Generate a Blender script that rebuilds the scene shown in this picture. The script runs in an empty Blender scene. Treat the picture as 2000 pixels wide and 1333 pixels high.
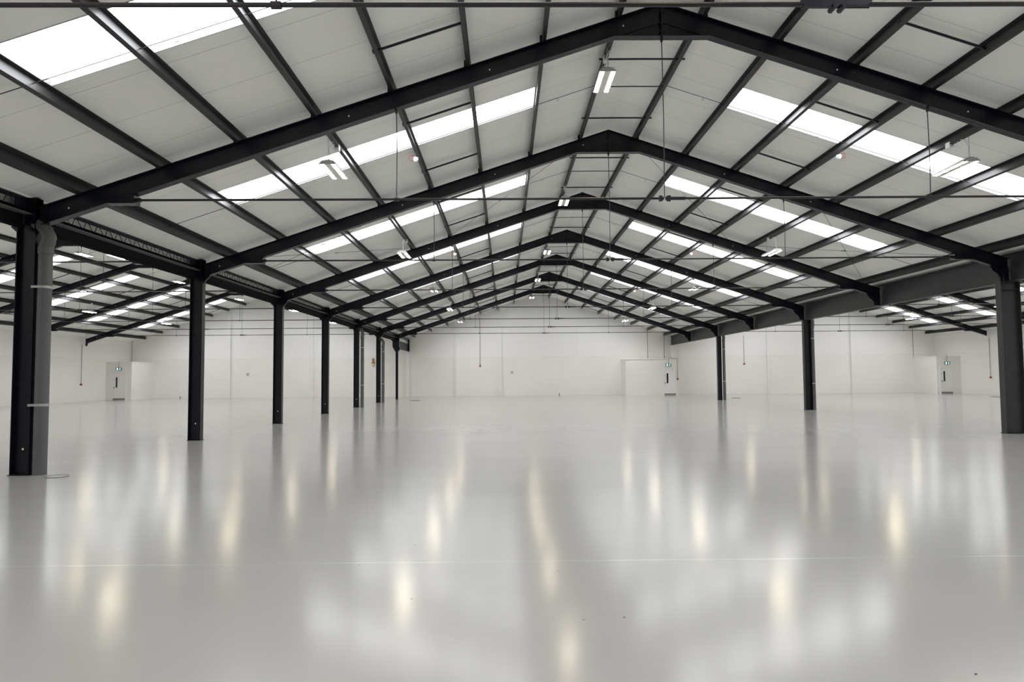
import bpy, bmesh, math, random
from mathutils import Vector, Matrix
random.seed(4)
S = bpy.context.scene
COL = S.collection

# ------------------------------------------------------------------ camera
CAM_H = 1.6
FOCAL_PX, YAW, PITCH, ROLL = 1314.0, 0.01, 0.05195, -0.0075
def cam_ray(x, y):
    u, v = (x - 1000) / FOCAL_PX, (y - 666.5) / FOCAL_PX
    c, s = math.cos(-ROLL), math.sin(-ROLL); u, v = c*u - s*v, s*u + c*v
    X, Y, Z = u, 1.0, -v
    c, s = math.cos(PITCH), math.sin(PITCH); Y, Z = c*Y - s*Z, s*Y + c*Z
    c, s = math.cos(-YAW), math.sin(-YAW); X, Y = c*X - s*Y, s*X + c*Y
    return Vector((X, Y, Z))
_f = cam_ray(1000, 666.5).normalized()
_r = (cam_ray(1100, 666.5) - cam_ray(1000, 666.5)).normalized()
_u = _r.cross(_f).normalized()
cam_data = bpy.data.cameras.new('camera')
cam_data.sensor_width = 36; cam_data.lens = FOCAL_PX * 36 / 2000; cam_data.clip_end = 300
cam = bpy.data.objects.new('camera', cam_data); COL.objects.link(cam)
cam.matrix_world = Matrix(((_r.x, _u.x, -_f.x, 0), (_r.y, _u.y, -_f.y, 0), (_r.z, _u.z, -_f.z, CAM_H), (0, 0, 0, 1)))
S.camera = cam

# ------------------------------------------------------------------ world, light levels, exposure
SKYLIGHT_L = 4.1       # daylight coming through the rooflight sheets
LAMP_L = 33.0           # the LED strips of the hanging lamps
world = bpy.data.worlds.new('overcast_sky'); S.world = world; world.use_nodes = True
world.node_tree.nodes['Background'].inputs[0].default_value = (0.80, 0.86, 1.0, 1)
world.node_tree.nodes['Background'].inputs[1].default_value = 1.0
S.cycles.max_bounces = 14; S.cycles.diffuse_bounces = 10; S.cycles.glossy_bounces = 5
S.view_settings.view_transform = 'Standard'; S.view_settings.look = 'None'
S.view_settings.exposure = 1.25; S.view_settings.gamma = 1.0; S.view_settings.use_curve_mapping = False

# ------------------------------------------------------------------ the building's grid (metres)
Y0, D = 11.50, 6.10                 # first frame in view, bay length
def Yn(n): return Y0 + n * D
BACK, FRONT = 54.2, -6.9
WL, WR = -30.0, 34.85               # outer side walls
VL, VR = -8.05, 13.40               # valleys
NAVES = {'left': dict(a=-18.80, hl=11.2, hr=10.75), 'middle': dict(a=2.78, hl=10.83, hr=10.62), 'right': dict(a=24.07, hl=10.67, hr=10.78)}
SL = 0.333
RT, RB, SHEET = 8.12, 7.79, 8.31    # rafter top, rafter underside and roof sheet at the ridge
PUR = [0.763 + 1.327 * k for k in range(8)]
TIE_Z = 4.67

# ------------------------------------------------------------------ materials
def mat(name, col=(.5, .5, .5), rough=.5, metal=0., spec=.5):
    m = bpy.data.materials.new(name); m.use_nodes = True
    b = m.node_tree.nodes['Principled BSDF']
    b.inputs['Base Color'].default_value = (*col, 1); b.inputs['Roughness'].default_value = rough
    b.inputs['Metallic'].default_value = metal; b.inputs['Specular IOR Level'].default_value = spec
    return m
def N(m, typ, **kw):
    n = m.node_tree.nodes.new(typ)
    for k, v in kw.items(): setattr(n, k, v)
    return n
def L(m, a, b): m.node_tree.links.new(a, b)
def math_node(m, op, a, b=None, c=None):
    n = N(m, 'ShaderNodeMath', operation=op)
    for i, v in enumerate((a, b, c)):
        if v is None: continue
        if isinstance(v, (int, float)): n.inputs[i].default_value = v
        else: L(m, v, n.inputs[i])
    return n.outputs[0]
def coords(m):
    t = N(m, 'ShaderNodeTexCoord'); s = N(m, 'ShaderNodeSeparateXYZ'); L(m, t.outputs['Object'], s.inputs[0])
    return t.outputs['Object'], s.outputs[0], s.outputs[1], s.outputs[2]
def noise(m, vec, scale, detail=3, rough=.5, stretch=None):
    if stretch:
        mp = N(m, 'ShaderNodeMapping'); mp.inputs['Scale'].default_value = stretch; L(m, vec, mp.inputs[0]); vec = mp.outputs[0]
    n = N(m, 'ShaderNodeTexNoise'); n.inputs['Scale'].default_value = scale; n.inputs['Detail'].default_value = detail
    n.inputs['Roughness'].default_value = rough; L(m, vec, n.inputs['Vector']); return n.outputs['Fac']
def ramp(m, fac, p0, c0, p1, c1):
    r = N(m, 'ShaderNodeValToRGB'); e = r.color_ramp.elements
    e[0].position, e[0].color, e[1].position, e[1].color = p0, (*c0, 1), p1, (*c1, 1)
    L(m, fac, r.inputs[0]); return r.outputs[0]
def maprange(m, v, a, b, c, d):
    n = N(m, 'ShaderNodeMapRange'); L(m, v, n.inputs[0])
    for i, x in enumerate((a, b, c, d)): n.inputs[i+1].default_value = x
    return n.outputs[0]
def line_at(m, coord, pos, half):      # 1 on a thin line at coord = pos
    return math_node(m, 'LESS_THAN', math_node(m, 'ABSOLUTE', math_node(m, 'SUBTRACT', coord, pos)), half)
def bump(m, h, strength, dist=.01):
    b = N(m, 'ShaderNodeBump'); b.inputs['Strength'].default_value = strength; b.inputs['Distance'].default_value = dist
    L(m, h, b.inputs['Height']); L(m, b.outputs[0], m.node_tree.nodes['Principled BSDF'].inputs['Normal'])
def bs(m): return m.node_tree.nodes['Principled BSDF']

STEEL = mat('dark_painted_steel', (.006, .006, .010), .3, 0, .38)
v, x, y, z = coords(STEEL)
L(STEEL, ramp(STEEL, noise(STEEL, v, 3.0, 4), .35, (.003, .004, .010), .7, (.006, .007, .014)), bs(STEEL).inputs['Base Color'])
L(STEEL, maprange(STEEL, noise(STEEL, v, 12, 3), .3, .7, .27, .38), bs(STEEL).inputs['Roughness'])
MATT = mat('matt_dark_steel', (.007, .007, .010), .75, 0, .12)
LITFLANGE = mat('lit_flange_steel', (.13, .13, .125), .6)  # lit underside of the valley flange, put into the colour
PURLIN = mat('purlin_steel', (.03, .031, .032), .45, 0, .5)
v, x, y, z = coords(PURLIN)
L(PURLIN, ramp(PURLIN, noise(PURLIN, v, 2.0, 4, .6, (1, .3, 1)), .3, (.013, .0135, .0145), .75, (.028, .029, .029)), bs(PURLIN).inputs['Base Color'])
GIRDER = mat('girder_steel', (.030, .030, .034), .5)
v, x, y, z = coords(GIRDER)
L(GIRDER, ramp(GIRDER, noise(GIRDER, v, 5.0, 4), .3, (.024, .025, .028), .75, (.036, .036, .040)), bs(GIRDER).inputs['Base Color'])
PIPE = mat('grey_painted_pipe', (.075, .080, .082), .5)
v, x, y, z = coords(PIPE)
L(PIPE, ramp(PIPE, noise(PIPE, v, 2.5, 4), .3, (.095, .100, .102), .75, (.125, .130, .130)), bs(PIPE).inputs['Base Color'])
ROD = mat('tie_rod_steel', (.035, .028, .030), .42, 0, .5)
v, x, y, z = coords(ROD)
L(ROD, ramp(ROD, noise(ROD, v, 4.0, 3), .3, (.012, .010, .012), .75, (.026, .020, .022)), bs(ROD).inputs['Base Color'])
GALV = mat('galvanised_clip', (.45, .47, .46), .45, .6)
WIRE = mat('dark_wire', (.02, .02, .02), .5)
WHITE = mat('white_fitting', (.84, .85, .84), .45)
LAMPBODY = mat('lamp_housing_grey', (.58, .60, .58), .45)
RED = mat('red_plastic', (.30, .035, .03), .4)
YELLOW = mat('yellow_plastic', (.72, .68, .25), .4)
AMBER = mat('amber_brown_plastic', (.34, .20, .09), .4)
BLACKG = mat('dark_glazing', (.004, .004, .005), .12)
GREYP = mat('grey_plate', (.25, .23, .21), .45, .3)
VENTG = mat('grey_vent', (.50, .49, .45), .6)
DOORM = mat('white_door_paint', (.80, .80, .79), .45)
GREEN = mat('exit_green', (.0, .23, .19), .4)
CONDUIT = mat('grey_conduit', (.22, .20, .18), .5)
DRAINM = mat('drain_rim', (.12, .105, .075), .5)
DARKSPOT = mat('dark_chip', (.06, .05, .04), .7)

WALLD = mat('unseen_dark_wall', (.16, .16, .16), .6)  # unseen end wall, given a dark colour to dim reflections in the steel
def emis(name, col, s):
    m = bpy.data.materials.new(name); m.use_nodes = True; m.node_tree.nodes.clear()
    e = N(m, 'ShaderNodeEmission'); o = N(m, 'ShaderNodeOutputMaterial'); L(m, e.outputs[0], o.inputs[0])
    e.inputs[0].default_value = (*col, 1); e.inputs[1].default_value = s; return m, e
LED, _ = emis('led_strip', (1.0, .87, .64), LAMP_L)
SIGNLIT, _ = emis('exit_sign_white', (.9, 1, .97), .75)
SKYL, _e = emis('rooflight_daylight', (.95, .965, 1.0), SKYLIGHT_L)
# faint corrugation lines moulded in the translucent sheet
v, x, y, z = coords(SKYL)
w = math_node(SKYL, 'FRACT', math_node(SKYL, 'MULTIPLY', y, 3.05))
ln = math_node(SKYL, 'LESS_THAN', w, .08)
nz = noise(SKYL, v, 3.0, 3, .5, (.15, 4, 1))
st = math_node(SKYL, 'MULTIPLY', maprange(SKYL, nz, .3, .7, .93, 1.04), math_node(SKYL, 'SUBTRACT', 1.0, math_node(SKYL, 'MULTIPLY', ln, .10)))
L(SKYL, math_node(SKYL, 'MULTIPLY', st, SKYLIGHT_L), _e.inputs[1])

CURB = mat('white_rooflight_trim', (.34, .34, .34), .6)

CEIL = mat('roof_liner_panel', (.62, .63, .60), .55, 0, .25)
v, x, y, z = coords(CEIL)
yy = math_node(CEIL, 'ADD', y, 100.0)
per = math_node(CEIL, 'FRACT', math_node(CEIL, 'DIVIDE', math_node(CEIL, 'SUBTRACT', yy, 100.0 + Y0 - 60*1.0167), 1.0167))
joint = math_node(CEIL, 'LESS_THAN', math_node(CEIL, 'ABSOLUTE', math_node(CEIL, 'SUBTRACT', per, .5)), .006)
ribs = math_node(CEIL, 'SINE', math_node(CEIL, 'MULTIPLY', y, 2*math.pi/.085))
mask = maprange(CEIL, noise(CEIL, v, .8, 1, .5, (.5, 1, .5)), .45, .62, 0, 1)
hgt = math_node(CEIL, 'SUBTRACT', math_node(CEIL, 'MULTIPLY', math_node(CEIL, 'MULTIPLY', ribs, mask), .5), joint)
bump(CEIL, hgt, .6, .006)
cA = ramp(CEIL, noise(CEIL, v, .7, 4), .3, (.905, .915, .88), .7, (.94, .95, .915))
mx = N(CEIL, 'ShaderNodeMix', data_type='RGBA'); L(CEIL, math_node(CEIL, 'MULTIPLY', joint, .45), mx.inputs[0]); L(CEIL, cA, mx.inputs[6]); mx.inputs[7].default_value = (.30, .30, .29, 1)
L(CEIL, mx.outputs[2], bs(CEIL).inputs['Base Color'])

WALL = mat('white_painted_wall', (.86, .845, .80), .6, 0, .3)
v, x, y, z = coords(WALL)
lowc = ramp(WALL, noise(WALL, v, .45, 4), .3, (.79, .78, .745), .7, (.84, .83, .80))
mx = N(WALL, 'ShaderNodeMix', data_type='RGBA'); L(WALL, lowc, mx.inputs[6]); mx.inputs[7].default_value = (.835, .83, .815, 1)
L(WALL, math_node(WALL, 'GREATER_THAN', z, 3.1), mx.inputs[0])
jl = math_node(WALL, 'MULTIPLY', line_at(WALL, z, 3.1, .022), maprange(WALL, noise(WALL, v, .35, 2), .45, .6, .0, .2))
mx2 = N(WALL, 'ShaderNodeMix', data_type='RGBA'); L(WALL, mx.outputs[2], mx2.inputs[6]); mx2.inputs[7].default_value = (.38, .36, .32, 1); L(WALL, jl, mx2.inputs[0])
L(WALL, mx2.outputs[2], bs(WALL).inputs['Base Color'])
brk = N(WALL, 'ShaderNodeTexBrick'); cx = N(WALL, 'ShaderNodeCombineXYZ'); L(WALL, math_node(WALL, 'ADD', x, y), cx.inputs[0]); L(WALL, z, cx.inputs[1])
L(WALL, cx.outputs[0], brk.inputs[0]); brk.inputs['Scale'].default_value = 1; brk.inputs['Brick Width'].default_value = .44; brk.inputs['Row Height'].default_value = .215; brk.inputs['Mortar Size'].default_value = .006
bump(WALL, math_node(WALL, 'MULTIPLY', math_node(WALL, 'MULTIPLY', brk.outputs['Fac'], -1.0), math_node(WALL, 'LESS_THAN', z, 3.1)), .25, .006)

FLOOR = mat('glossy_grey_floor_paint', (.45, .45, .45), .12, 0, .32)
v, x, y, z = coords(FLOOR)
c1 = ramp(FLOOR, noise(FLOOR, v, .22, 6, .6, (.4, 1, 1)), .3, (.352, .347, .337), .7, (.402, .396, .386))
jn = None
def addl(a, b): return b if a is None else math_node(FLOOR, 'MAXIMUM', a, b)
wob = math_node(FLOOR, 'MULTIPLY', math_node(FLOOR, 'SUBTRACT', noise(FLOOR, v, .6, 2), .5), .05)
yw = math_node(FLOOR, 'ADD', y, wob); xw = math_node(FLOOR, 'ADD', x, wob)
for p_ in (-1.9, 5.9, 13.7, 21.5, 29.3, 37.1, 44.9): jn = addl(jn, line_at(FLOOR, yw, p_, .012))
for p_ in (-8.55, 13.0): jn = addl(jn, line_at(FLOOR, xw, p_, .012))
jn = math_node(FLOOR, 'MULTIPLY', jn, maprange(FLOOR, noise(FLOOR, v, .9, 2), .4, .6, .1, .45))
mx = N(FLOOR, 'ShaderNodeMix', data_type='RGBA'); L(FLOOR, jn, mx.inputs[0]); L(FLOOR, c1, mx.inputs[6]); mx.inputs[7].default_value = (.62, .62, .60, 1)
dk = math_node(FLOOR, 'MULTIPLY', line_at(FLOOR, xw, -.72, .012), maprange(FLOOR, noise(FLOOR, v, 3.5, 2), .5, .64, 0, .5))
mx3 = N(FLOOR, 'ShaderNodeMix', data_type='RGBA'); L(FLOOR, dk, mx3.inputs[0]); L(FLOOR, mx.outputs[2], mx3.inputs[6]); mx3.inputs[7].default_value = (.36, .35, .32, 1)
L(FLOOR, mx3.outputs[2], bs(FLOOR).inputs['Base Color'])
bs(FLOOR).inputs['Roughness'].default_value = .165
n1 = noise(FLOOR, v, 1.1, 3, .55, (.35, 1.4, 1)); n2 = noise(FLOOR, v, 4.5, 1, .4, (.22, 1.0, 1))
bump(FLOOR, math_node(FLOOR, 'ADD', math_node(FLOOR, 'MULTIPLY', n1, .55), math_node(FLOOR, 'MULTIPLY', n2, .16)), .12, .012)

# ------------------------------------------------------------------ mesh helpers
def box(bm, x0, x1, y0, y1, z0, z1):
    vs = [bm.verts.new(p) for p in ((x0,y0,z0),(x1,y0,z0),(x1,y1,z0),(x0,y1,z0),(x0,y0,z1),(x1,y0,z1),(x1,y1,z1),(x0,y1,z1))]
    for f in ((0,3,2,1),(4,5,6,7),(0,1,5,4),(1,2,6,5),(2,3,7,6),(3,0,4,7)): bm.faces.new([vs[i] for i in f])
def prism_xz(bm, pts, y0, y1):        # polygon in X-Z extruded along Y
    a = [bm.verts.new((p[0], y0, p[1])) for p in pts]; b = [bm.verts.new((p[0], y1, p[1])) for p in pts]
    n = len(pts); bm.faces.new(a); bm.faces.new(b[::-1])
    for i in range(n): bm.faces.new((a[i], b[i], b[(i+1) % n], a[(i+1) % n]))
def prism_xy(bm, pts, z0, z1):
    a = [bm.verts.new((p[0], p[1], z0)) for p in pts]; b = [bm.verts.new((p[0], p[1], z1)) for p in pts]
    n = len(pts); bm.faces.new(a[::-1]); bm.faces.new(b)
    for i in range(n): bm.faces.new((a[i], a[(i+1) % n], b[(i+1) % n], b[i]))
def tube(bm, pts, r, seg=10):
    pts = [Vector(p) for p in pts]; rings = []; rr = r if isinstance(r, (list, tuple)) else [r]*len(pts); up = None
    for i, p in enumerate(pts):
        t = ((pts[min(i+1, len(pts)-1)] - p).normalized() + (p - pts[max(i-1, 0)]).normalized())
        t = t.normalized() if t.length > 1e-6 else Vector((0, 0, 1))
        if up is None: up = Vector((0, 0, 1)) if abs(t.z) < .9 else Vector((0, 1, 0))
        s = t.cross(up).normalized(); up = s.cross(t).normalized()
        rings.append([bm.verts.new(p + rr[i]*(math.cos(2*math.pi*k/seg)*s + math.sin(2*math.pi*k/seg)*up)) for k in range(seg)])
    for a, b in zip(rings, rings[1:]):
        for k in range(seg): bm.faces.new((a[k], a[(k+1) % seg], b[(k+1) % seg], b[k]))
    bm.faces.new(rings[0][::-1]); bm.faces.new(rings[-1])
def me(name, bm, m, smooth=False):
    bmesh.ops.recalc_face_normals(bm, faces=bm.faces); d = bpy.data.meshes.new(name); bm.to_mesh(d); bm.free(); d.materials.append(m)
    if smooth:
        for p in d.polygons: p.use_smooth = True
        try: d.set_sharp_from_angle(angle=math.radians(35))
        except Exception: pass
    return d
def mk(name, fn, m, smooth=False):     # mesh from a drawing function
    bm = bmesh.new(); fn(bm); return me(name, bm, m, smooth)
def ob(name, data, parent=None, loc=(0,0,0), rz=0.):
    o = bpy.data.objects.new(name, data); COL.objects.link(o); o.parent = parent; o.location = loc; o.rotation_euler.z = rz; return o
def tag(o, label, cat, group=None, kind=None):
    o['label'] = label; o['category'] = cat
    if group: o['group'] = group
    if kind: o['kind'] = kind
    return o
def thing(name, label, cat, loc=(0,0,0), group=None, rz=0.):
    return tag(ob(name, None, None, loc, rz), label, cat, group)
def struct(o, label, cat): return tag(o, label, cat, None, 'structure')

ORD = {-1: 'zeroth', 0: 'first', 1: 'second', 2: 'third', 3: 'fourth', 4: 'fifth', 5: 'sixth', 6: 'seventh'}
def nth(n): return 'nearest' if n == 0 else ('farthest' if n == 6 else ORD[n])
def bay(b):
    if b < 0: return 'in the bay above the camera'
    if b == 6: return 'in the last bay'
    return 'between the %s and %s rafter frames' % (ORD[b], ORD[b+1])

# ------------------------------------------------------------------ room shell
struct(ob('floor', mk('floor', lambda b: box(b, WL-.3, WR+.3, FRONT-.3, BACK+.3, -.2, 0), FLOOR)), 'shiny light grey painted concrete floor of the whole hall', 'floor')
def gable(b, y0, y1):
    pts = [(WL-.3, 0), (WR+.3, 0), (WR+.3, SHEET-SL*(WR+.3-24.07)+.05)]
    pts += [(24.07, SHEET+.05), (VR, SHEET-SL*10.67+.05), (2.78, SHEET+.05), (VL, SHEET-SL*10.83+.05), (-18.8, SHEET+.05), (WL-.3, SHEET-SL*(-18.8-WL+.3)+.05)]
    prism_xz(b, pts, y0, y1)
struct(ob('wall_back', mk('wall_back', lambda b: gable(b, BACK, BACK+.25), WALL)), 'white painted end wall across all three naves at the far end', 'wall')
struct(ob('wall_front', mk('wall_front', lambda b: gable(b, FRONT-.25, FRONT), WALLD)), 'unseen end wall behind the camera, coloured dark to dim reflections', 'wall')
zl = SHEET - SL*(-18.8-WL); zr = SHEET - SL*(WR-24.07)
struct(ob('wall_left', mk('wall_left', lambda b: box(b, WL-.25, WL, FRONT, BACK, 0, zl+.02), WALL)), 'long white painted side wall of the left nave', 'wall')
struct(ob('wall_right', mk('wall_right', lambda b: box(b, WR, WR+.25, FRONT, BACK, 0, zr+.02), WALL)), 'long white painted side wall of the right nave', 'wall')
# white casings of the wall columns
for k, (xc, w, zt) in enumerate([(-22.1, .16, 7.0), (-15.5, .16, 7.0), (-7.86, .26, 4.0), (-4.0, .12, 6.6), (-.38, .15, 8.0), (21.2, .16, 7.3), (28.0, .16, 6.8), (5.88, .08, 6.9)]):
    z0 = 3.0 if xc == 5.88 else 0
    o = ob('trim_%d' % (k+1), mk('trim', lambda b: box(b, xc-w/2, xc+w/2, BACK-(.16 if w > .1 else .07), BACK, z0, min(zt, 4.0 if xc == -7.86 else zt)), WALL))
    struct(o, 'white vertical casing strip on the back wall, %s' % ['second in the left nave from the outer corner', 'in the left nave nearer the dark columns', 'thick, behind the last dark column', 'narrow, right of the last dark column', 'tall, left of the middle ridge', 'in the right nave left of centre', 'in the right nave behind the ridge', 'short, starting above the lobby height right of the ridge'][k], 'trim')
o = ob('trim_9', mk('trim', lambda b: box(b, 13.33, 13.65, BACK-.3, BACK, 0, 4.0), WALL))
struct(o, 'white pier under the end of the deep right girder', 'trim')

# ceilings with openings for the rooflights
SKY0, SKY1 = .357, .532             # rooflight extent within a bay
SKD0, SKD1 = 2.11, 8.70
def sheet_z(d): return SHEET - SL*d
def build_ceiling(side, d_end, a):
    def fn(b):
        ys = [FRONT]
        for n in range(-3, 7): ys += [Yn(n)+SKY0*D, Yn(n)+SKY1*D]
        ys.append(BACK); ds = [0, SKD0, SKD1, d_end]
        for i in range(len(ys)-1):
            for j in range(3):
                if i % 2 == 1 and j == 1: continue
                for dz, flip in ((0, 0), (.09, 1)):
                    q = [b.verts.new((a+side*dd, yy_, sheet_z(dd)+dz)) for dd, yy_ in ((ds[j], ys[i]), (ds[j+1], ys[i]), (ds[j+1], ys[i+1]), (ds[j], ys[i+1]))]
                    b.faces.new(q)
    return fn
for nm, nv in NAVES.items():
    for side, dd, sn in ((-1, nv['hl'], 'left'), (1, nv['hr'], 'right')):
        o = ob('ceiling', mk('ceiling', build_ceiling(side, dd, nv['a']), CEIL))
        struct(o, 'pale grey ribbed roof lining, %s slope of the %s nave' % (sn, nm), 'ceiling')
        o.name = 'ceiling_%s_nave_%s' % (nm, sn)

def sky_frame(side):
    def fn(b):
        for y0, y1 in ((0, .012), ((SKY1-SKY0)*D-.012, (SKY1-SKY0)*D)):
            vs = []
            for dd in (SKD0, SKD1):
                for dz in (-.006, .10): vs.append((side*dd, sheet_z(dd)+dz))
            prism_xz(b, [vs[0], vs[2], vs[3], vs[1]], y0, y1)
        for dd in (SKD0, SKD1):
            prism_xz(b, [(side*(dd-.012), sheet_z(dd)-.006), (side*(dd+.012), sheet_z(dd)-.006), (side*(dd+.012), sheet_z(dd)+.10), (side*(dd-.012), sheet_z(dd)+.10)], 0, (SKY1-SKY0)*D)
    return fn
def sky_pane(side):
    def fn(b):
        q = [b.verts.new((side*dd, yy_, sheet_z(dd)+.085)) for dd, yy_ in ((SKD0, .01), (SKD1, .01), (SKD1, (SKY1-SKY0)*D-.01), (SKD0, (SKY1-SKY0)*D-.01))]
        b.faces.new(q)
    return fn
SFM = {s: mk('rooflight_frame', sky_frame(s), CURB) for s in (-1, 1)}
SPM = {s: mk('rooflight_pane', sky_pane(s), SKYL) for s in (-1, 1)}
wn = 0
for nm, nv in NAVES.items():
    for side, sn in ((-1, 'left'), (1, 'right')):
        for b_ in range(-3, 7):
            wn += 1
            o = ob('window_%d' % wn, None, None, (nv['a'], Yn(b_)+SKY0*D, 0))
            where = bay(b_) if b_ >= -1 else ['in the bay right behind the camera', 'in the bay against the front wall'][-2-b_]
            struct(o, 'white rooflight strip, %s slope of %s nave, %s' % (sn, nm, where.replace('rafter ', '')), 'skylight')
            ob('window_frame', SFM[side], o); ob('window_pane', SPM[side], o)

# ------------------------------------------------------------------ purlins
def z_purlin(side, d, eave):
    fl = .10 if eave else .062; dep = .175
    n = Vector((side*SL, 1)).normalized()          # roof normal in X-Z
    t = Vector((side, -SL)).normalized()           # down the slope
    P = Vector((side*d, sheet_z(d)-.008))
    def fn(b):
        def quad(p0, p1, th, along):
            o_ = along*th/2
            q = [p0-o_, p1-o_, p1+o_, p0+o_]
            prism_xz(b, [(c.x, c.y) for c in q], FRONT, BACK-.02)
        quad(P, P-n*dep, .008, t)                          # web
        quad(P-t*fl, P, .008, n)                           # top flange, upslope
        quad(P-n*dep, P-n*dep+t*fl, .008, n)               # bottom flange, downslope
        quad(P-n*dep+t*fl, P-n*(dep-.02)+t*fl, .005, t)    # lip
    return fn
pn = ['ridge purlin', 'second purlin down', 'third purlin down', 'fourth purlin down', 'fifth purlin down', 'sixth purlin down', 'seventh purlin down', 'eaves purlin with a wide bottom flange']
PM = {(s, k): mk('purlin', z_purlin(s, d, k == 7), PURLIN) for s in (-1, 1) for k, d in enumerate(PUR)}
for nm, nv in NAVES.items():
    for side, sn in ((-1, 'left'), (1, 'right')):
        for k in range(8):
            if nm == 'left' and side == 1 and k == 7: continue
            tag(ob('purlin', PM[(side, k)], None, (nv['a'], 0, 0)), 'dark steel %s, %s slope of the %s nave' % (pn[k], sn, nm), 'roof beam', 'long dark purlins under the %s slope of the %s nave' % (sn, nm))

# ------------------------------------------------------------------ rafter frames
FW, TF = .0825, .014
def rz_top(d): return RT - SL*d
def rz_bot(d): return RB - SL*d
def rafter(side, h):
    def fn(b):
        T = lambda d, dz=0: (side*d, rz_top(d)+dz); B = lambda d, dz=0: (side*d, rz_bot(d)+dz)
        prism_xz(b, [T(0), T(h), B(h), B(0)], -.006, .006)
        prism_xz(b, [T(0), T(h), T(h, -TF), T(0, -TF)], -FW, FW)
        prism_xz(b, [B(.83), B(h), B(h, TF), B(.83, TF)], -FW, FW)
        prism_xz(b, [B(.0, .0), B(.83), B(.83, .006), B(0, .006)], -.02, .02)      # weld line of the haunch
        for d in (.35, 2.2, 6.3): prism_xz(b, [T(d), T(d+.01), B(d+.01), B(d)], -FW*.0-.008, .008)
        for k in range(0, 8):                                                # purlin cleats on top
            d = PUR[k]; prism_xz(b, [(side*(d-.004), rz_top(d)), (side*(d+.05), rz_top(d)-.012), (side*(d+.05), rz_top(d)+.12), (side*(d-.004), rz_top(d)+.13)], -.04, .04)
    return fn
def haunch(b):
    prism_xz(b, [(-.83, rz_bot(.83)), (.83, rz_bot(.83)), (0, rz_bot(0))], -.005, .005)
    prism_xz(b, [(-.83, rz_bot(.83)), (.83, rz_bot(.83)), (.83, rz_bot(.83)+TF), (-.83, rz_bot(.83)+TF)], -FW, FW)
    box(b, -.014, .014, -FW, FW, rz_bot(.83), RT)
    for zz in (7.6, 7.75, 7.95):
        for sx in (-.03, .03): box(b, sx-.014, sx+.014, -FW+.01, -FW+.05, zz-.015, zz+.015)
def bracket(side, h):
    d0, d1 = 9.60, 9.11
    def fn(b):
        xs = sorted((side*d0, side*d1))
        for ya in (-.094, .086): prism_xz(b, [(side*d0, TIE_Z-.065), (side*d1, TIE_Z-.065), (side*d1, TIE_Z+.065), (side*9.38, TIE_Z+.065)], ya, ya+.008)
        box(b, xs[0], xs[1], -.094, .094, TIE_Z-.073, TIE_Z-.065); box(b, min(side*9.18, side*9.30), max(side*9.18, side*9.30), -.094, .094, TIE_Z+.050, TIE_Z+.058)
        xe = side*d1; box(b, xe-.012, xe+.012, -.10, .10, TIE_Z-.075, TIE_Z+.067)
    return fn
def hole_spot(d, side):
    def fn(b):
        if True:
            c = (side*d, -.0075, (rz_top(d)+rz_bot(d))/2-.0)
            tube(b, [(c[0], -.006, c[2]), (c[0], -.011, c[2])], .015, 12)
    return fn
def knee(side, h, zb, w):
    def fn(b):                     # stiffened end where the rafter drops to its seat
        if w > .2:
            prism_xz(b, [(side*(h-w), rz_bot(h-w)), (side*h, rz_bot(h)), (side*h, zb), (side*(h-.17), zb), (side*(h-.18), zb+.10), (side*(h-.24), zb+.20), (side*(h-.36), zb+.29)], -.02, .02)
            box(b, min(side*h, side*(h-.14)), max(side*h, side*(h-.14)), -.09, .09, zb, rz_bot(h)+.1)
        else:
            prism_xz(b, [(side*(h-w-.08), rz_bot(h-w-.08)), (side*h, rz_bot(h)), (side*h, zb), (side*(h-w), zb), (side*(h-w), zb+.22)], -.06, .06)
    return fn
HOLEM = [mk('hole_disc', hole_spot(d, s_), WHITE) for d, s_ in ((.67, -1), (3.02, -1), (5.47, -1), (10.26, -1), (3.08, 1), (5.36, 1))]  # web holes showing the bright background, drawn as white discs
frame_mesh = {}
for nm, nv in NAVES.items():
    hl, hr = nv['hl'], nv['hr']
    if nm == 'left': hl = 11.12
    if nm == 'right': hr = 10.72
    zl_, zr_ = {'left': (3.95, 4.0), 'middle': (4.1, 4.0), 'right': (4.0, 4.1)}[nm]
    frame_mesh[nm] = (mk('rafter', rafter(-1, hl-.06), STEEL), mk('rafter', rafter(1, hr-.06), STEEL), mk('apex_haunch', haunch, STEEL),
                      mk('tie_bracket', bracket(-1, hl), STEEL), mk('tie_bracket', bracket(1, hr), STEEL),
                      None, None,
                      mk('knee_gusset', knee(-1, hl-.08, zl_, .45 if nm == 'right' else .09), STEEL), mk('knee_gusset', knee(1, hr-.1, zr_, .45), STEEL), hl, hr)
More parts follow.
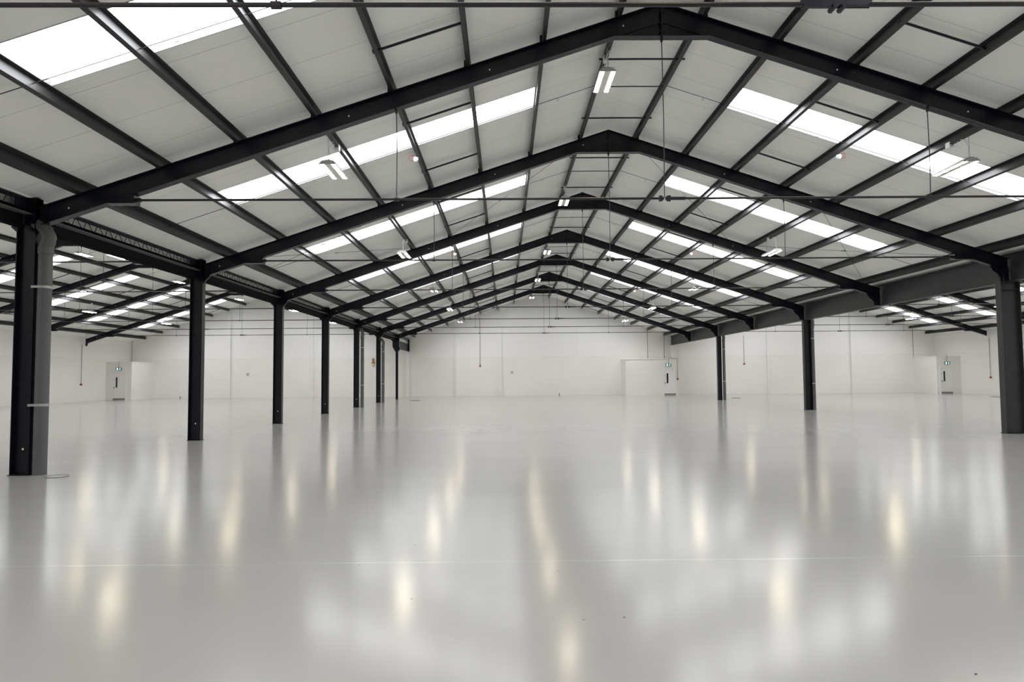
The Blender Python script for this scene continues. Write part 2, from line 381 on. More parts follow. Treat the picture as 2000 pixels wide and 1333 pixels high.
# tie rods with their hangers
RODM = {}
def tie_parts(nm):
    *_, hl, hr = frame_mesh[nm]
    xl, xr = -9.11, 9.11
    def rod(b):
        tube(b, [(xl, 0, TIE_Z), (xl*.5, 0, TIE_Z-.006), (-.02, 0, TIE_Z-.012)], .020, 10)
        tube(b, [(.02, 0, TIE_Z-.012), (xr*.5, 0, TIE_Z-.006), (xr, 0, TIE_Z)], .020, 10)
        for xx in (-4.645, 4.645): tube(b, [(xx-.04, 0, TIE_Z-.008), (xx+.04, 0, TIE_Z-.008)], .032, 10)
        tube(b, [(xl+.0, 0, TIE_Z), (xl+.08, 0, TIE_Z)], .036, 6)
        tube(b, [(xr-.08, 0, TIE_Z), (xr, 0, TIE_Z)], .036, 6)
    def turn(b):
        tube(b, [(-.10, 0, TIE_Z-.012), (-.05, 0, TIE_Z-.012), (-.012, 0, TIE_Z-.012)], [.055, .055, .022], 8)
        tube(b, [(.012, 0, TIE_Z-.012), (.05, 0, TIE_Z-.012), (.10, 0, TIE_Z-.012)], [.022, .055, .055], 8)
        tube(b, [(.10, 0, TIE_Z-.012), (.36, 0, TIE_Z-.012)], .029, 10)
    def plates(b):
        prism_xz(b, [(-.30, TIE_Z-.05), (-.02, TIE_Z-.05), (.0, TIE_Z-.03), (.23, TIE_Z-.03), (.27, TIE_Z), (.27, TIE_Z+.06), (-.24, TIE_Z+.06), (-.30, TIE_Z+.0)], -.03, -.018)
        prism_xz(b, [(-.30, TIE_Z-.03), (.27, TIE_Z-.03), (.27, TIE_Z+.06), (-.3, TIE_Z+.06)], .018, .03)
        for xx in (-.045, .03): tube(b, [(xx, -.05, TIE_Z-.04), (xx, .05, TIE_Z-.04)], .024, 6)
    def hang(xx):
        zt = rz_bot(.83) if xx == 0 else rz_bot(abs(xx))
        def fn(b):
            tube(b, [(xx, 0, zt+.01), (xx+.012, 0, (zt+TIE_Z)/2), (xx, 0, TIE_Z-.0)], .0085, 6)
            tube(b, [(xx, 0, zt-.07), (xx, 0, zt+.0)], .022, 6)
        return fn
    return (mk('rod', rod, ROD, True), mk('turnbuckle', turn, ROD, True), mk('turnbuckle', plates, STEEL), [mk('hanger', hang(q), WIRE) for q in (-4.645, 0, 4.645)])
for nm in NAVES: RODM[nm] = tie_parts(nm)
for nm, nv in NAVES.items():
    for n in range(*{'left': (0, 7), 'middle': (-1, 7), 'right': (2, 7)}[nm]):
        A, Bm, H, bl, br, c1_, c2_, kl, kr, hl, hr = frame_mesh[nm]
        pos = ('just above the camera' if n < 0 else '%s of its row' % nth(n))
        t = thing('rafter_frame', 'dark steel pitched roof frame over the %s nave, %s' % (nm, pos), 'roof frame', (nv['a'], Yn(n), 0), 'pitched roof frames of the %s nave' % nm)
        RA = ob('rafter', A, t); RB_ = ob('rafter', Bm, t); ob('apex_haunch', H, t); ob('tie_bracket', bl, t); ob('tie_bracket', br, t)
        for q in HOLEM: ob('hole_disc', q, RA if q.vertices[0].co.x < 0 else RB_)['label'] = 'small white disc like a lit hole'
        if nm != 'middle' or True:
            if nm != 'middle': ob('knee_gusset', kl, t)
            if nm == 'middle': ob('knee_gusset', kr, t)
        R_, T_, P_, Hs = RODM[nm]
        t = thing('tie_rod', 'thin horizontal tie rod across the %s nave at the %s frame' % (nm, 'overhead' if n < 0 else nth(n)), 'tie rod', (nv['a'], Yn(n), 0), 'tie rods of the %s nave' % nm)
        rd = ob('rod', R_, t); ob('turnbuckle', P_ if n < 0 else T_, rd)
        for h_ in Hs: ob('hanger', h_, t)

# ------------------------------------------------------------------ sag bars, wires, cross braces
def bar(side, d0, d1, r=.021):
    def fn(b):
        z0, z1 = sheet_z(d0)-.115, sheet_z(d1)-.115
        t = Vector((side, 0, -SL)).normalized()
        p0, p1 = Vector((side*d0, 0, z0))-t*.05, Vector((side*d1, 0, z1))+t*.05
        tube(b, [p0, p1], r, 6); tube(b, [p0, p0+t*.04], r*1.7, 6); tube(b, [p1-t*.04, p1], r*1.7, 6)
    return fn
def ridge_bar(r, ext):
    def fn(b):
        zz = sheet_z(PUR[0])-.13
        tube(b, [(-PUR[0]-ext, 0, zz), (0, 0, zz+.004), (PUR[0]+ext, 0, zz)], r, 6)
    return fn
BARM = {s: mk('sag_bar', bar(s, PUR[2], PUR[3]), STEEL) for s in (-1, 1)}
RB1, RB2 = mk('ridge_bar', ridge_bar(.019, .10), STEEL), mk('ridge_bar', ridge_bar(.012, .03), STEEL)
def slope_wire(side):
    def fn(b):
        ps = []
        for d in [PUR[0]] + [q for k in range(7) for q in ((PUR[k]+PUR[k+1])/2, PUR[k+1])]: ps.append((side*d, 0, sheet_z(d)-.10))
        tube(b, ps, .0065, 5)
        for d in (1.6, 4.1, 6.9): tube(b, [(side*d, 0, sheet_z(d)-.10), (side*(d-.03), 0, sheet_z(d)-.15), (side*(d+.02), 0, sheet_z(d)-.17)], .004, 5)
    return fn
SWM = {s: mk('slope_wire', slope_wire(s), WIRE) for s in (-1, 1)}
for nm, nv in NAVES.items():
    for b_ in range(*{'left': (1, 7), 'middle': (-1, 7), 'right': (4, 7)}[nm]):
        where = bay(b_).replace('rafter ', '')
        for side, sn in ((-1, 'left'), (1, 'right')):
            if nm == 'left' and side == 1 and b_ < 1: continue
            for fr, fn_ in ((.27, 'nearer'), (.775, 'farther')):
                tag(ob('sag_bar', BARM[side], None, (nv['a'], Yn(b_)+fr*D, 0)), '%s purlin strut, %s nave %s slope, %s' % (fn_, nm, sn, where.replace('between the ', 'between ')), 'strut', 'purlin struts of the %s nave' % nm)
            tag(ob('slope_wire', SWM[side], None, (nv['a'], Yn(b_)+.48*D, 0)), 'thin dark wire down the %s slope of %s nave, %s' % (sn, nm, where.replace('between the ', 'between ')), 'wire', 'slope wires of the %s nave' % nm)
        for fr, m_, fn_ in ((.27, RB1, 'nearer'), (.48, RB2, 'thin middle'), (.775, RB1, 'farther')):
            tag(ob('ridge_bar', m_, None, (nv['a'], Yn(b_)+fr*D, 0)), '%s bar at the %s nave ridge, %s' % (fn_, nm, where.replace('between the ', 'between ')), 'strut', 'ridge bars of the %s nave' % nm)
def cable(name, p, q, label):
    def fn(b):
        m_ = [(p[i]+q[i])/2 - (0.02 if i == 2 else 0) for i in range(3)]
        tube(b, [p, m_, q], .0055, 5); tube(b, [Vector(m_)-(Vector(q)-Vector(p)).normalized()*.07, Vector(m_)+(Vector(q)-Vector(p)).normalized()*.07], .014, 6)
    tag(ob(name, mk(name, fn, WIRE)), label, 'cable', 'diagonal brace cables under the roof')
def rp(a, side, d, bay_): return (a+side*d, Y0+bay_*D, 8.15-.333*d)
A0 = 2.78
cable('brace_cable', rp(A0, -1, .85, 1.08), rp(A0, -1, 4.9, 2.04), 'thin diagonal cable left of the middle ridge behind the second frame')
cable('brace_cable', rp(A0, 1, .85, 1.06), rp(A0, 1, 5.2, 2.01), 'thin diagonal cable right of the middle ridge behind the second frame')
cable('brace_cable', rp(A0, -1, 10.0, 1.07), rp(A0, -1, 6.0, 1.98), 'thin cable rising gently from the left eaves beside the second column')
cable('brace_cable', rp(A0, -1, 6.0, 1.15), rp(A0, -1, 10.1, 1.43), 'thin diagonal cable dropping to the left eaves purlin near the second column')
cable('brace_cable', rp(A0, 1, 6.0, 1.12), rp(A0, 1, 9.9, 1.97), 'thin steep diagonal cable dropping to the right eaves purlin')
cable('brace_cable', rp(A0, 1, 10.0, 1.13), rp(A0, 1, 5.9, 2.0), 'thin nearly level cable crossing above the second right tie rod')
cable('brace_cable', (-29.6, Yn(6)-.4, 4.42), (-26.4, Yn(5)+.6, 5.45), 'thin cable up from the far left eaves end beside the left wall')

# ------------------------------------------------------------------ columns
def icolumn(xw, fw, z0, z1):
    def fn(b):
        box(b, -xw/2, -xw/2+.016, -fw/2, fw/2, z0, z1); box(b, xw/2-.016, xw/2, -fw/2, fw/2, z0, z1)
        box(b, -xw/2+.01, xw/2-.01, -.006, .006, z0, z1)
        for zz in (z1-.22, z1-.02): box(b, -xw/2+.01, xw/2-.01, -fw/2+.005, fw/2-.005, zz, zz+.014)
    return fn
def base_plate(xw, fw): return lambda b: (box(b, -xw/2-.02, xw/2+.02, -fw/2-.02, fw/2+.02, 0, .012), [tube(b, [(sx*(xw/2-.06), sy*fw*.32, .012), (sx*(xw/2-.06), sy*fw*.32, .035)], .014, 6) for sx in (-1, 1) for sy in (-1, 1)])
COLX = [-8.14, -8.04, -7.97, -7.95, -7.92, -7.90]
LW = [.32, .32, .30, .30, .28, .27]
CW = [('nearest the camera, with a thick grey pipe at its side'), ('second from the camera, standing free of any pipe'), ('third from the camera, free of any pipe'), ('fourth from the camera, free of any pipe'), ('fifth from the camera, with a grey pipe beside it'), ('sixth from the camera, with a grey pipe beside it')]
for n in range(6):
    w = LW[n]
    t = thing('steel_column', 'dark steel column in the left row, %s' % CW[n], 'column', (COLX[n], Yn(n), 0), 'left row of dark columns')
    sh = ob('shaft', mk('shaft', icolumn(w, .18, .0, 4.70), STEEL), t)
    ob('base_plate', mk('base_plate', base_plate(w, .18), STEEL), t)
    def cap(b, w=w):
        prism_xz(b, [(w/2, 4.06), (w/2+.05, 4.16), (w/2+.16, 4.27), (w/2+.16, 4.38), (w/2, 4.38)], -.04, .04)
        prism_xz(b, [(-w/2, 4.02), (-w/2-.03, 4.12), (-w/2-.12, 4.20), (-w/2-.12, 4.30), (-w/2, 4.30)], -.05, .05)
        box(b, -w/2-.0, w/2, -.088, .088, 4.25, 4.70)
    ob('head_gusset', mk('head_gusset', cap, STEEL), t)
    def dot(b, w=w): tube(b, [(.0, -.005, .43), (.0, -.012, .43)], .018, 12)
    ob('hole_disc', mk('hole_disc', dot, WHITE), sh)['label'] = 'small white disc like a lit hole near the foot'  # bright dot drawn as a white disc, like the rafter holes
t = thing('steel_column', 'thin dark post at the far end of the left row with a wide flared head', 'column', (-7.74, Yn(6), 0), 'left row of dark columns')
ob('shaft', mk('shaft', icolumn(.165, .16, 0, 3.5), STEEL), t)
ob('base_plate', mk('base_plate', base_plate(.165, .16), STEEL), t)
def head(b):
    prism_xz(b, [(-.09, 3.38), (.09, 3.38), (.26, 3.62), (.17, 3.70), (.17, 4.45), (-.30, 4.45), (-.30, 3.75), (-.22, 3.6)], -.14, .14)
    prism_xz(b, [(-.30, 4.1), (-.30, 4.4), (-.62, 4.4), (-.42, 4.25)], -.07, .07)
ob('flared_head', mk('flared_head', head, STEEL), t)
RCOL = [(1, 13.32, .52, 'right row, nearest and widest, cut by the picture edge'), (3, 13.42, .31, 'right row, standing in the middle of the three'), (5, 13.38, .26, 'right row, farthest and slimmest of the three')]
for n, xc, w, lab in RCOL:
    t = thing('steel_column', 'dark steel column in the %s' % lab, 'column', (xc, Yn(n), 0), 'right row of dark columns')
    ob('shaft', mk('shaft', icolumn(w, .2, 0, 4.0), GIRDER if n == 1 else STEEL), t)  # nearest column takes the lighter steel in place of its frontal light
    ob('base_plate', mk('base_plate', base_plate(w, .2), STEEL), t)

# ------------------------------------------------------------------ drainpipes
def drainpipe(x, y, dx, zt, label, r=.10):
    t = thing('drainpipe', label, 'pipe', (x, y, 0), 'drainpipes at the columns')
    def p(b): tube(b, [(0, 0, 0), (0, 0, 1.2), (0, 0, 2.5), (0, 0, zt-.36)], r, 20)
    def e(b):
        tube(b, [(0, 0, zt-.38), (0, 0, zt-.28), (.035*(r/.107)**6, 0, zt-.22), (.05*(r/.107)**6, 0, zt-.12), (dx*.12*(1-(r/.107)**6), 0, zt-.01), (dx*.5, .02, zt+.10), (dx*1.0, .08, zt+.17)], [r*1.02, r*1.02, r*1.04, r*1.04, r*1.0, r*.96, r*.9], 20)
        tube(b, [(0, 0, zt-.42), (0, 0, zt-.30)], r*1.12, 20)
    pp = ob('pipe', mk('pipe', p, PIPE, True), t); ob('elbow', mk('elbow', e, PIPE, True), t)
    for zz in (1.17, 3.17):
        def c(b, zz=zz):
            tube(b, [(0, 0, zz-.022), (0, 0, zz+.022)], r*1.07, 20)
            box(b, min(0, dx*.55), max(0, dx*.55), -r*1.12, -r*1.12+.012, zz-.02, zz+.02)
        cl = ob('pipe_clip', mk('pipe_clip', c, GALV), pp); cl['label'] = 'pale galvanised clip'
drainpipe(-7.855, Yn(0), -.28, 4.16, 'fat grey drainpipe against the nearest column of the left row', .107)
drainpipe(-7.62, Yn(4), -.25, 4.06, 'grey drainpipe beside the fifth column of the left row', .092)
drainpipe(-7.62, Yn(5), -.25, 3.86, 'grey drainpipe beside the sixth column of the left row', .092)
drainpipe(13.67, Yn(3), -.2, 4.05, 'grey drainpipe tucked behind the middle column of the right row', .088)
drainpipe(13.68, Yn(5), -.2, 4.05, 'grey drainpipe beside the farthest column of the right row', .088)

# ------------------------------------------------------------------ valley girders
def lattice(y0, y1):
    def fn(b):
        n = max(2, int(round((y1-y0)/.335))); st = (y1-y0)/n
        for k in range(n):
            ya = y0+k*st
            for p, q in (((0, ya+.07, 4.50), (0, ya+st*.42, 4.645)), ((0, ya+st*.58, 4.645), (0, ya+st-.0, 4.50))):
                tube(b, [p, q], .0075, 5)
    return fn
GX = [-8.14, -8.04, -7.97, -7.95, -7.92, -7.90, -7.80, -7.78]
def gx(n): return -8.22 if n < 0 else GX[n]
VG = -7.84
for n in range(-1, 6):
    gr = -math.atan2(gx(n+1)-gx(n), D); y0, y1 = .1, D-.1
    t = thing('valley_girder', 'dark valley girder with zigzag lattice over the left column row, %s' % bay(n).replace('between the', 'between').replace(' rafter frames', ' frames').replace('in the bay ', ''), 'girder', (gx(n), Yn(n), 0), 'lattice girders along the left column row', gr)
    ob('top_chord', mk('top_chord', lambda b: (box(b, -.025, .025, y0, y1, 4.645, 4.685), box(b, -.004, .004, y0, y1, 4.62, 4.65)), STEEL), t)
    ob('lattice', mk('lattice', lattice(y0+.25, y1-.25), STEEL), t)
    for ga in (y0, y1-.25): ob('gusset_plate', mk('gusset_plate', lambda b: box(b, -.012, .012, ga, ga+.25, 4.47, 4.66), STEEL), t)
    ob('channel', mk('channel', lambda b: (box(b, -.03, -.018, y0, y1, 4.42, 4.50), box(b, -.03, .03, y0, y1, 4.49, 4.502)), MATT), t)
    ob('channel_flange', mk('channel_flange', lambda b: box(b, -.03, .11, y0, y1, 4.408, 4.42), LITFLANGE), t)['label'] = 'flange under the lattice, coloured paler as if lit'
    ob('beam', mk('beam', lambda b: (box(b, -.05, -.04, y0, y1, 4.23, 4.408), box(b, -.06, -.05, y0, y1, 4.16, 4.25), box(b, -.11, -.01, y0, y1, 4.222, 4.232)), MATT), t)
def lining(b):
    for n in range(-3, 7):
        xa, xb = gx(max(n, -1)) if n > -1 else -8.22-(-1-n)*.09, gx(n+1) if n > -2 else -8.22-(-2-n)*.09
        ya, yb_ = Yn(n), min(Yn(n+1), BACK)
        for o0, o1, z0, z1 in ((-.21, -.19, 4.46, 4.77), (-.19, .03, 4.700, 4.712)):
            prism_xy(b, [(xa+o0, ya), (xa+o1, ya), (xb+o1, yb_), (xb+o0, yb_)], z0, z1)
o = ob('trim_10', mk('trim', lining, CEIL))
struct(o, 'pale lining of the valley gutter behind the zigzag lattice', 'trim')
t = thing('valley_girder', 'short dark stepped beam from the last left post to the back wall', 'girder', (VG, 0, 0), 'lattice girders along the left column row')
y0, y1 = Yn(6)+.15, BACK
ob('top_chord', mk('top_chord', lambda b: box(b, -.06, .06, y0, y1, 4.52, 4.66), STEEL), t)
ob('end_post', mk('end_post', lambda b: box(b, .0, .13, BACK-.16, BACK-.02, 3.6, 4.60), STEEL), t)
ob('beam', mk('beam', lambda b: (box(b, -.01, .01, y0, y1-.1, 3.66, 4.2), box(b, -.1, .12, y0, y1-.1, 3.65, 3.67), box(b, -.1, .12, y0, y1-.1, 4.19, 4.21)), GIRDER), t)
for n0, n1, lab in ((-1, 1, 'nearest length, above the picture edge column'), (1, 3, 'between the nearest and middle right columns'), (3, 5, 'between the middle and farthest right columns'), (5, 7, 'last length, running into the back wall')):
    y0, y1 = Yn(n0)+(.0 if n0 > 0 else -.0), Yn(n1)-.02
    t = thing('plate_girder', 'deep dark plate girder over the right row, %s' % lab, 'girder', (13.40, 0, 0), 'plate girders along the right column row')
    ob('web', mk('web', lambda b: box(b, -.008, .008, y0, y1, 4.01, 4.72), GIRDER), t)
    ob('flange', mk('flange', lambda b: box(b, -.10, .10, y0, y1, 3.99, 4.015), GIRDER), t)
    ob('flange', mk('flange', lambda b: box(b, -.10, .10, y0, y1, 4.705, 4.73), GIRDER), t)

# ------------------------------------------------------------------ hanging lamps
LH = .0
def lamp_house(b):
    prism_xz(b, [(-.165, 0), (.165, 0), (.165, .018), (.10, .075), (-.10, .075), (-.165, .018)], -.48, .48)
def lamp_gear(b): box(b, -.055, .055, -.47, -.40, .0751, .088); box(b, -.05, .05, -.3, .3, .075, .09)
def lamp_strip(x): return lambda b: box(b, x-.038, x+.038, -.465, .465, -.003, .0)
def lamp_chain(y, h):
    def fn(b):
        n = max(3, int(h/.07)); zz = .085
        for k in range(n):
            z0 = zz+k*(h-.085)/n; z1 = zz+(k+1)*(h-.085)/n; o_ = .006
            if k % 2: tube(b, [(-o_, y, z0), (-o_, y, z1)], .0028, 4); tube(b, [(o_, y, z0), (o_, y, z1)], .0028, 4)
            else: tube(b, [(0, y-o_, z0), (0, y-o_, z1)], .0028, 4); tube(b, [(0, y+o_, z0), (0, y+o_, z1)], .0028, 4)
    return fn
def lamp_cable(h, s):
    def fn(b):
        tube(b, [(0, -.42, .085), (.03*s, -.43, .16), (.0, -.40, h-.18), (.06*s, -.38, h-.05), (.05*s, -.2, h+.02), (.02*s, -.08, h-.09), (.03*s, .06, h-.02)], .007, 6)
        tube(b, [(.03*s, .06, h-.02), (.05*s, .22, h-.08), (.03*s, .38, h-.01)], .006, 6)
    return fn
HM, GM, SM = mk('housing', lamp_house, LAMPBODY), mk('control_gear', lamp_gear, GREYP), [mk('led_strip', lamp_strip(q), LED) for q in (-.105, .105)]
hz = .50
def jbox(s): return lambda b: (box(b, .0 if s > 0 else -.09, .09 if s > 0 else 0, .0, .13, hz-.06, hz+.05))
CM = [mk('chain', lamp_chain(q, hz), GALV) for q in (-.42, .42)]
CBM = {s: mk('cable', lamp_cable(hz, s), WHITE) for s in (-1, 1)}; JM = {s: mk('junction_box', jbox(s), WHITE) for s in (-1, 1)}
LY = [12.97 + 9.15*k for k in range(-2, 5)]
lo = ['behind the camera', 'nearly overhead', 'nearest', 'second', 'third', 'fourth', 'farthest']
rows = [('middle', -1, 0, 'ridge row'), ('middle', -1, 4, 'left row'), ('middle', 1, 4, 'right row'), ('left', -1, 0, 'ridge row'), ('left', 1, 4, 'row beside the dark columns'), ('left', -1, 4, 'row beside the outer wall'), ('right', 1, 4, 'row beside the outer wall'), ('right', -1, 4, 'row beside the girder'), ('right', -1, 0, 'ridge row')]
for nm, side, pk, rl in rows:
    for k, yy_ in enumerate(LY):
        d = PUR[pk]; zz = sheet_z(d)-.18-hz
        t = thing('hanging_lamp', 'twin strip lamp on chains, %s nave %s, %s' % (nm, rl, lo[k]), 'lamp', (NAVES[nm]['a']+side*(d+.03), yy_, zz), '%s nave lamps, %s' % (nm, rl))
        hs = ob('housing', HM, t); ob('control_gear', GM, hs)
        for q in SM: ob('led_strip', q, hs)
        for q in CM: ob('chain', q, t)
        ob('cable', CBM[-side], t); ob('junction_box', JM[-side], t)

# ------------------------------------------------------------------ smoke detectors on the purlins
def det_body(b):
    tube(b, [(0, 0, .0), (0, 0, .03), (0, 0, .05), (0, 0, .10)], [.03, .055, .06, .05], 14)
def det_loop(s):
    return lambda b: tube(b, [(0, 0, .06), (s*.06, 0, .02), (s*.13, 0, .03), (s*.16, 0, .09), (s*.12, 0, .14), (s*.06, 0, .13), (0, 0, .10)], .007, 6)
DB, DLp = mk('detector_body', det_body, WHITE, True), {s: mk('red_cable', det_loop(s), RED) for s in (-1, 1)}
for side, sn, xs in ((-1, 'left', (14.9, 26.7, 46.6)), (1, 'right', (14.85, 26.9, 38.9))):
    for k, yy_ in enumerate(xs):
        t = thing('smoke_detector', 'small white detector with a red cable loop, %s slope of middle nave, %s' % (sn, ['nearest', 'second', 'farthest'][k]), 'detector', (2.78+side*4.76, yy_, sheet_z(4.76)-.30), 'detectors under the middle nave purlins')
        ob('detector_body', DB, t); ob('red_cable', DLp[side], t)['label'] = 'red cable loop'

# ------------------------------------------------------------------ corner lobbies, doors, exit signs
def lobby(name, x0, x1, y0, label):
    o = ob(name, mk(name, lambda b: (box(b, x0, x1, y0, BACK-.001, 0, 2.80), box(b, x0-(.03 if x0 > WL+.1 else 0), x1+(.03 if x1 < WR-.1 else 0), y0-.03, BACK-.001, 2.80, 2.88)), WALL))
    return struct(o, label, 'wall')
lobby('wall_lobby_left', WL, -28.1, 50.9, 'small white flat topped lobby in the far left corner')
lobby('wall_lobby_middle', 9.35, 13.42, 52.3, 'low white lobby at the back wall beside the deep right girder')
lobby('wall_lobby_right', 33.0, WR, 51.2, 'small white flat topped lobby in the far right corner')
def door(n, xc, y, label):
    o = ob('door_%d' % n, None, None, (xc, y, 0)); struct(o, label, 'door')
    W_, H_ = .90, 2.03
    ob('door_frame', mk('door_frame', lambda b: (box(b, -W_/2-.07, -W_/2, -.05, 0, 0, H_+.08), box(b, W_/2, W_/2+.07, -.05, 0, 0, H_+.08), box(b, -W_/2, W_/2, -.05, 0, H_, H_+.08)), DOORM), o)
    lf = ob('door_leaf', mk('door_leaf', lambda b: box(b, -W_/2+.004, W_/2-.004, -.035, 0, .01, H_-.004), DOORM), o)
    ob('vision_panel', mk('vision_panel', lambda b: box(b, -.25, -.13, -.042, -.034, .95, 1.72), BLACKG), lf)['label'] = 'narrow dark glazed slot'
    ob('kick_plate', mk('kick_plate', lambda b: box(b, -W_/2+.01, W_/2-.01, -.042, -.034, .02, .15), GREYP), lf)['label'] = 'grey metal kick plate'
    def hd(b): tube(b, [(-.38, -.035, .97), (-.38, -.09, .97), (-.26, -.09, .97)], .012, 8); box(b, -.40, -.36, -.045, -.034, .88, 1.02)
    ob('handle', mk('handle', hd, GREYP), lf); ob('lock', mk('lock', lambda b: tube(b, [(-.37, -.034, 1.55), (-.37, -.05, 1.55)], .03, 10), GREYP), lf)
    return o
door(1, -29.0, 50.9, 'white fire door in the far left lobby')
door(2, 12.78, 52.3, 'white fire door in the middle lobby beside the girder end')
door(3, 33.72, 51.2, 'white fire door in the far right lobby')
def exit_sign(xc, y, zc, label):
    t = thing('exit_sign', label, 'sign', (xc, y, zc), 'green exit signs above the lobby doors')
    sp = ob('sign_panel', mk('sign_panel', lambda b: box(b, -.21, .21, -.055, -.015, -.095, .095), GREEN), t)
    ob('bracket', mk('bracket', lambda b: (tube(b, [(0, -.035, .095), (0, -.035, 2.90-zc)], .012, 6), box(b, -.012, .012, -.04, .2, 2.885-zc, 2.90-zc)), CONDUIT), t)
    def man(b):      # running figure and doorway at left
        box(b, -.115, -.045, -.0575, -.0552, -.07, .07)
    def fig(b):
        y0_, y1_ = -.0600, -.0577
        tube(b, [(-.128, y0_, .048), (-.128, y1_, .048)], .014, 10)
        prism_xz(b, [(-.145, .03), (-.118, .03), (-.108, -.012), (-.132, -.018)], y0_, y1_)
        prism_xz(b, [(-.118, .03), (-.085, .012), (-.09, .004), (-.12, .018)], y0_, y1_)
        prism_xz(b, [(-.145, .03), (-.17, .0), (-.163, -.005), (-.14, .018)], y0_, y1_)
        prism_xz(b, [(-.112, -.012), (-.088, -.04), (-.098, -.07), (-.108, -.068), (-.103, -.042), (-.125, -.018)], y0_, y1_)
        prism_xz(b, [(-.132, -.015), (-.15, -.045), (-.18, -.05), (-.18, -.06), (-.143, -.057), (-.12, -.02)], y0_, y1_)
    def arrow(b): prism_xz(b, [(.10, .065), (.155, .005), (.118, .005), (.118, -.065), (.082, -.065), (.082, .005), (.045, .005)], -.0575, -.0552)
    ob('pictogram', mk('pictogram', man, SIGNLIT), sp)['label'] = 'white doorway symbol'
    ob('pictogram', mk('pictogram', fig, SIGNLIT), sp)['label'] = 'white running figure symbol'
    ob('pictogram', mk('pictogram', arrow, SIGNLIT), sp)['label'] = 'white arrow symbol'
exit_sign(-29.05, 50.9, 2.34, 'green exit sign with running man above the far left door')
exit_sign(12.68, 52.3, 2.36, 'green exit sign with running man above the middle lobby door')
exit_sign(33.80, 51.2, 2.33, 'green exit sign with running man above the far right door')

# ------------------------------------------------------------------ conduits, call points, small wall fittings
def conduit(pts, label, call=None, r=.016, axis='y'):
    t = thing('conduit', label, 'conduit', (0, 0, 0), 'dark conduits dropping down the walls')
    ob('tube', mk('tube', lambda b: tube(b, pts, r, 8), CONDUIT), t)
    if call:
        x_, y_, z_ = pts[-1]
        c = ob('call_point', mk('call_point', lambda b: box(b, x_-.055, x_+.055, y_-.05, y_+.04, z_-.12, z_), RED), None)
        tag(c, call, 'alarm button', 'red call points at the ends of conduits')
yb = BACK-.03
conduit([(WL+.06, Yn(6)-.25, 4.05), (WL+.06, Yn(6)-.25, 1.28)], 'thin dark conduit down the left wall from the last frame end', 'small red call point on the left outer wall')
conduit([(WR-.06, Yn(6)-.1, 4.1), (WR-.06, Yn(6)-.1, 1.30)], 'thin dark conduit down the right wall from the last frame end', 'small reddish call point on the right outer wall')
conduit([(-2.03, yb, 6.3), (-2.03, yb, 2.50)], 'thin dark conduit on the back wall under the left slope of middle nave', 'small red call point on the back wall left of the middle ridge')
conduit([(19.28, yb, 4.75), (19.28, yb, 2.50)], 'thin dark conduit on the back wall right of the farthest right column', 'small red call point on the back wall of the right nave')
conduit([(11.48, yb, 5.2), (11.48, yb, 2.89)], 'thin dark conduit down to the middle lobby roof, left one')
conduit([(12.82, yb, 4.85), (12.82, yb, 2.89)], 'thin dark conduit down to the middle lobby roof, right one')
conduit([(-29.85, yb-.1, 5.0), (-29.85, yb-.1, 2.89)], 'thin dark conduit in the far left corner above the lobby roof')
conduit([(33.05, yb, 5.3), (33.05, yb, 2.89)], 'thin dark conduit above the far right lobby roof')
conduit([(12.85, 52.25, 2.90), (13.39, 52.25, 2.90), (13.39, 52.25, 1.33)], 'thin dark conduit running down beside the middle lobby door', 'small red call point beside the middle lobby door')
for x_, lab in ((-20.66, 'small grey square vent on the back wall of the left nave, left one'), (-18.53, 'small grey square vent on the back wall of the left nave, right one'), (.52, 'small grey vent on the back wall under the middle ridge')):
    def vf(b, x_=x_):
        box(b, x_-.10, x_+.10, BACK-.03, BACK, 1.79, 1.99)
        for k in range(4): box(b, x_-.09, x_+.09, BACK-.04, BACK-.03, 1.79+k*.05, 1.815+k*.05)
    tag(ob('wall_vent', mk('wall_vent', vf, VENTG)), lab, 'vent')
t = thing('wall_beacon', 'amber and yellow beacon on the back wall between fifth and sixth columns', 'beacon', (-10.62, BACK, 2.5))
ob('lens', mk('lens', lambda b: tube(b, [(0, -.1, 0), (0, -.1, .04), (0, -.1, .2)], [.07, .10, .09], 12), YELLOW), t)['label'] = 'yellow lower lens'
ob('collar', mk('collar', lambda b: (box(b, -.13, .13, -.17, 0, .2, .26)), RED), t)['label'] = 'red collar'
ob('horn', mk('horn', lambda b: tube(b, [(0, -.1, .27), (.0, -.1, .5), (.02, -.1, .6)], [.06, .09, .07], 12), AMBER), t)['label'] = 'amber brown top'
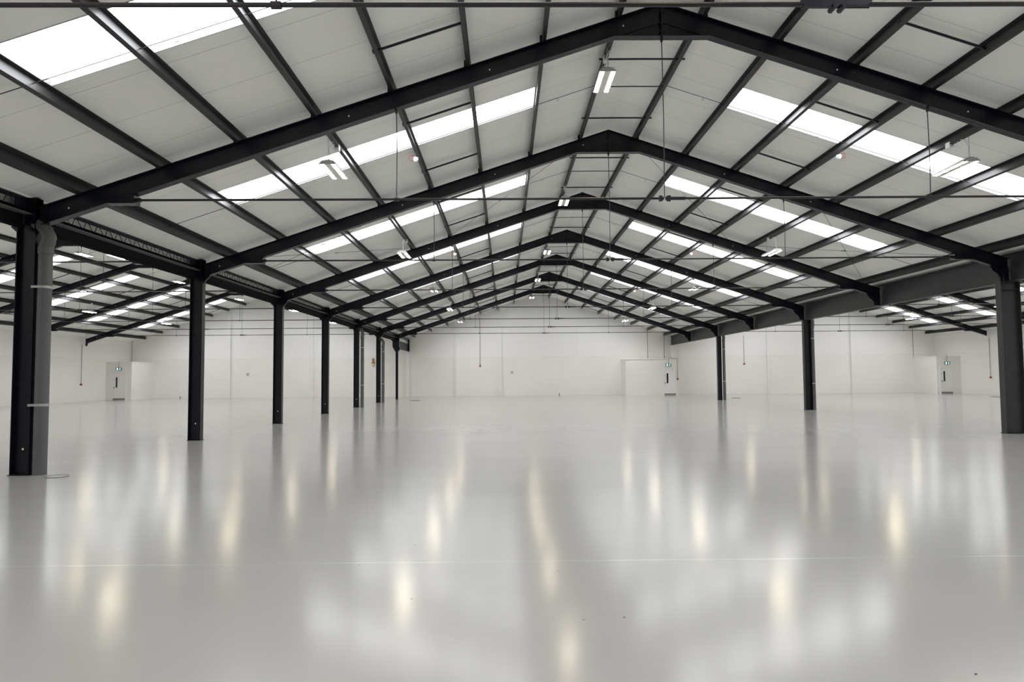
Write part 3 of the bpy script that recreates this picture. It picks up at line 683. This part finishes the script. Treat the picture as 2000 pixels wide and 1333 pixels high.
for x_, lab in ((4.30, 'tiny dark stub at the foot of the back wall under the right slope'), (-26.0, 'tiny dark stub at the foot of the back wall near the far left lobby')):
    tag(ob('pipe_stub', mk('pipe_stub', lambda b: tube(b, [(x_, BACK-.06, 0), (x_, BACK-.06, .12), (x_, BACK-.12, .16)], .03, 8), DRAINM)), lab, 'pipe stub')

# ------------------------------------------------------------------ floor covers and chips
for (x_, y_, r_), lab in (((-7.40, 11.26, .17), 'round flush floor cover beside the nearest left column'), ((-6.05, 45.2, .32), 'round flush floor cover near the far end post of the left row'), ((15.52, 45.3, .30), 'round flush floor cover right of the farthest right column'), ((31.8, 43.4, .33), 'round flush floor cover near the far right wall')):
    t = thing('floor_cover', lab, 'drain cover', (x_, y_, 0))
    ob('rim', mk('rim', lambda b: [tube(b, [(r_*math.cos(a*math.pi/12), r_*math.sin(a*math.pi/12), .003) for a in range(25)], .006 if r_ < .2 else .012, 5)], DRAINM), t)
    ob('lid', mk('lid', lambda b: prism_xy(b, [((r_-.01)*math.cos(a*math.pi/12), (r_-.01)*math.sin(a*math.pi/12)) for a in range(24)], 0, .004), FLOOR), t)
def floor_pt(px, py):
    r_ = cam_ray(px, py); t_ = -CAM_H/r_.z; return r_.x*t_, r_.y*t_
for (px, py), lab in (((1140, 1212), 'tiny dark chip on the floor near the front, left of a pair'), ((1219, 1207), 'tiny dark chip on the floor near the front, right of a pair'), ((1091, 1117), 'tiny dark chip alone on the floor in front of centre'), ((702, 1105), 'tiny dark chip on the floor left of centre near a joint'), ((811, 1066), 'tiny dark chip on the floor a step beyond the joint'), ((804, 1171), 'tiny dark chip beside the faint lengthwise floor joint'), ((1906, 1318), 'tiny dark chip at the bottom right of the floor')):
    fx, fy = floor_pt(px, py)
    def chip(b):
        bmesh.ops.create_icosphere(b, subdivisions=1, radius=.008)
        for v_ in b.verts: v_.co.z = abs(v_.co.z)*.6; v_.co.x *= random.uniform(.7, 1.3)
    tag(ob('floor_chip', mk('floor_chip', chip, DARKSPOT), None, (fx, fy, 0)), lab, 'debris', 'tiny chips on the floor')
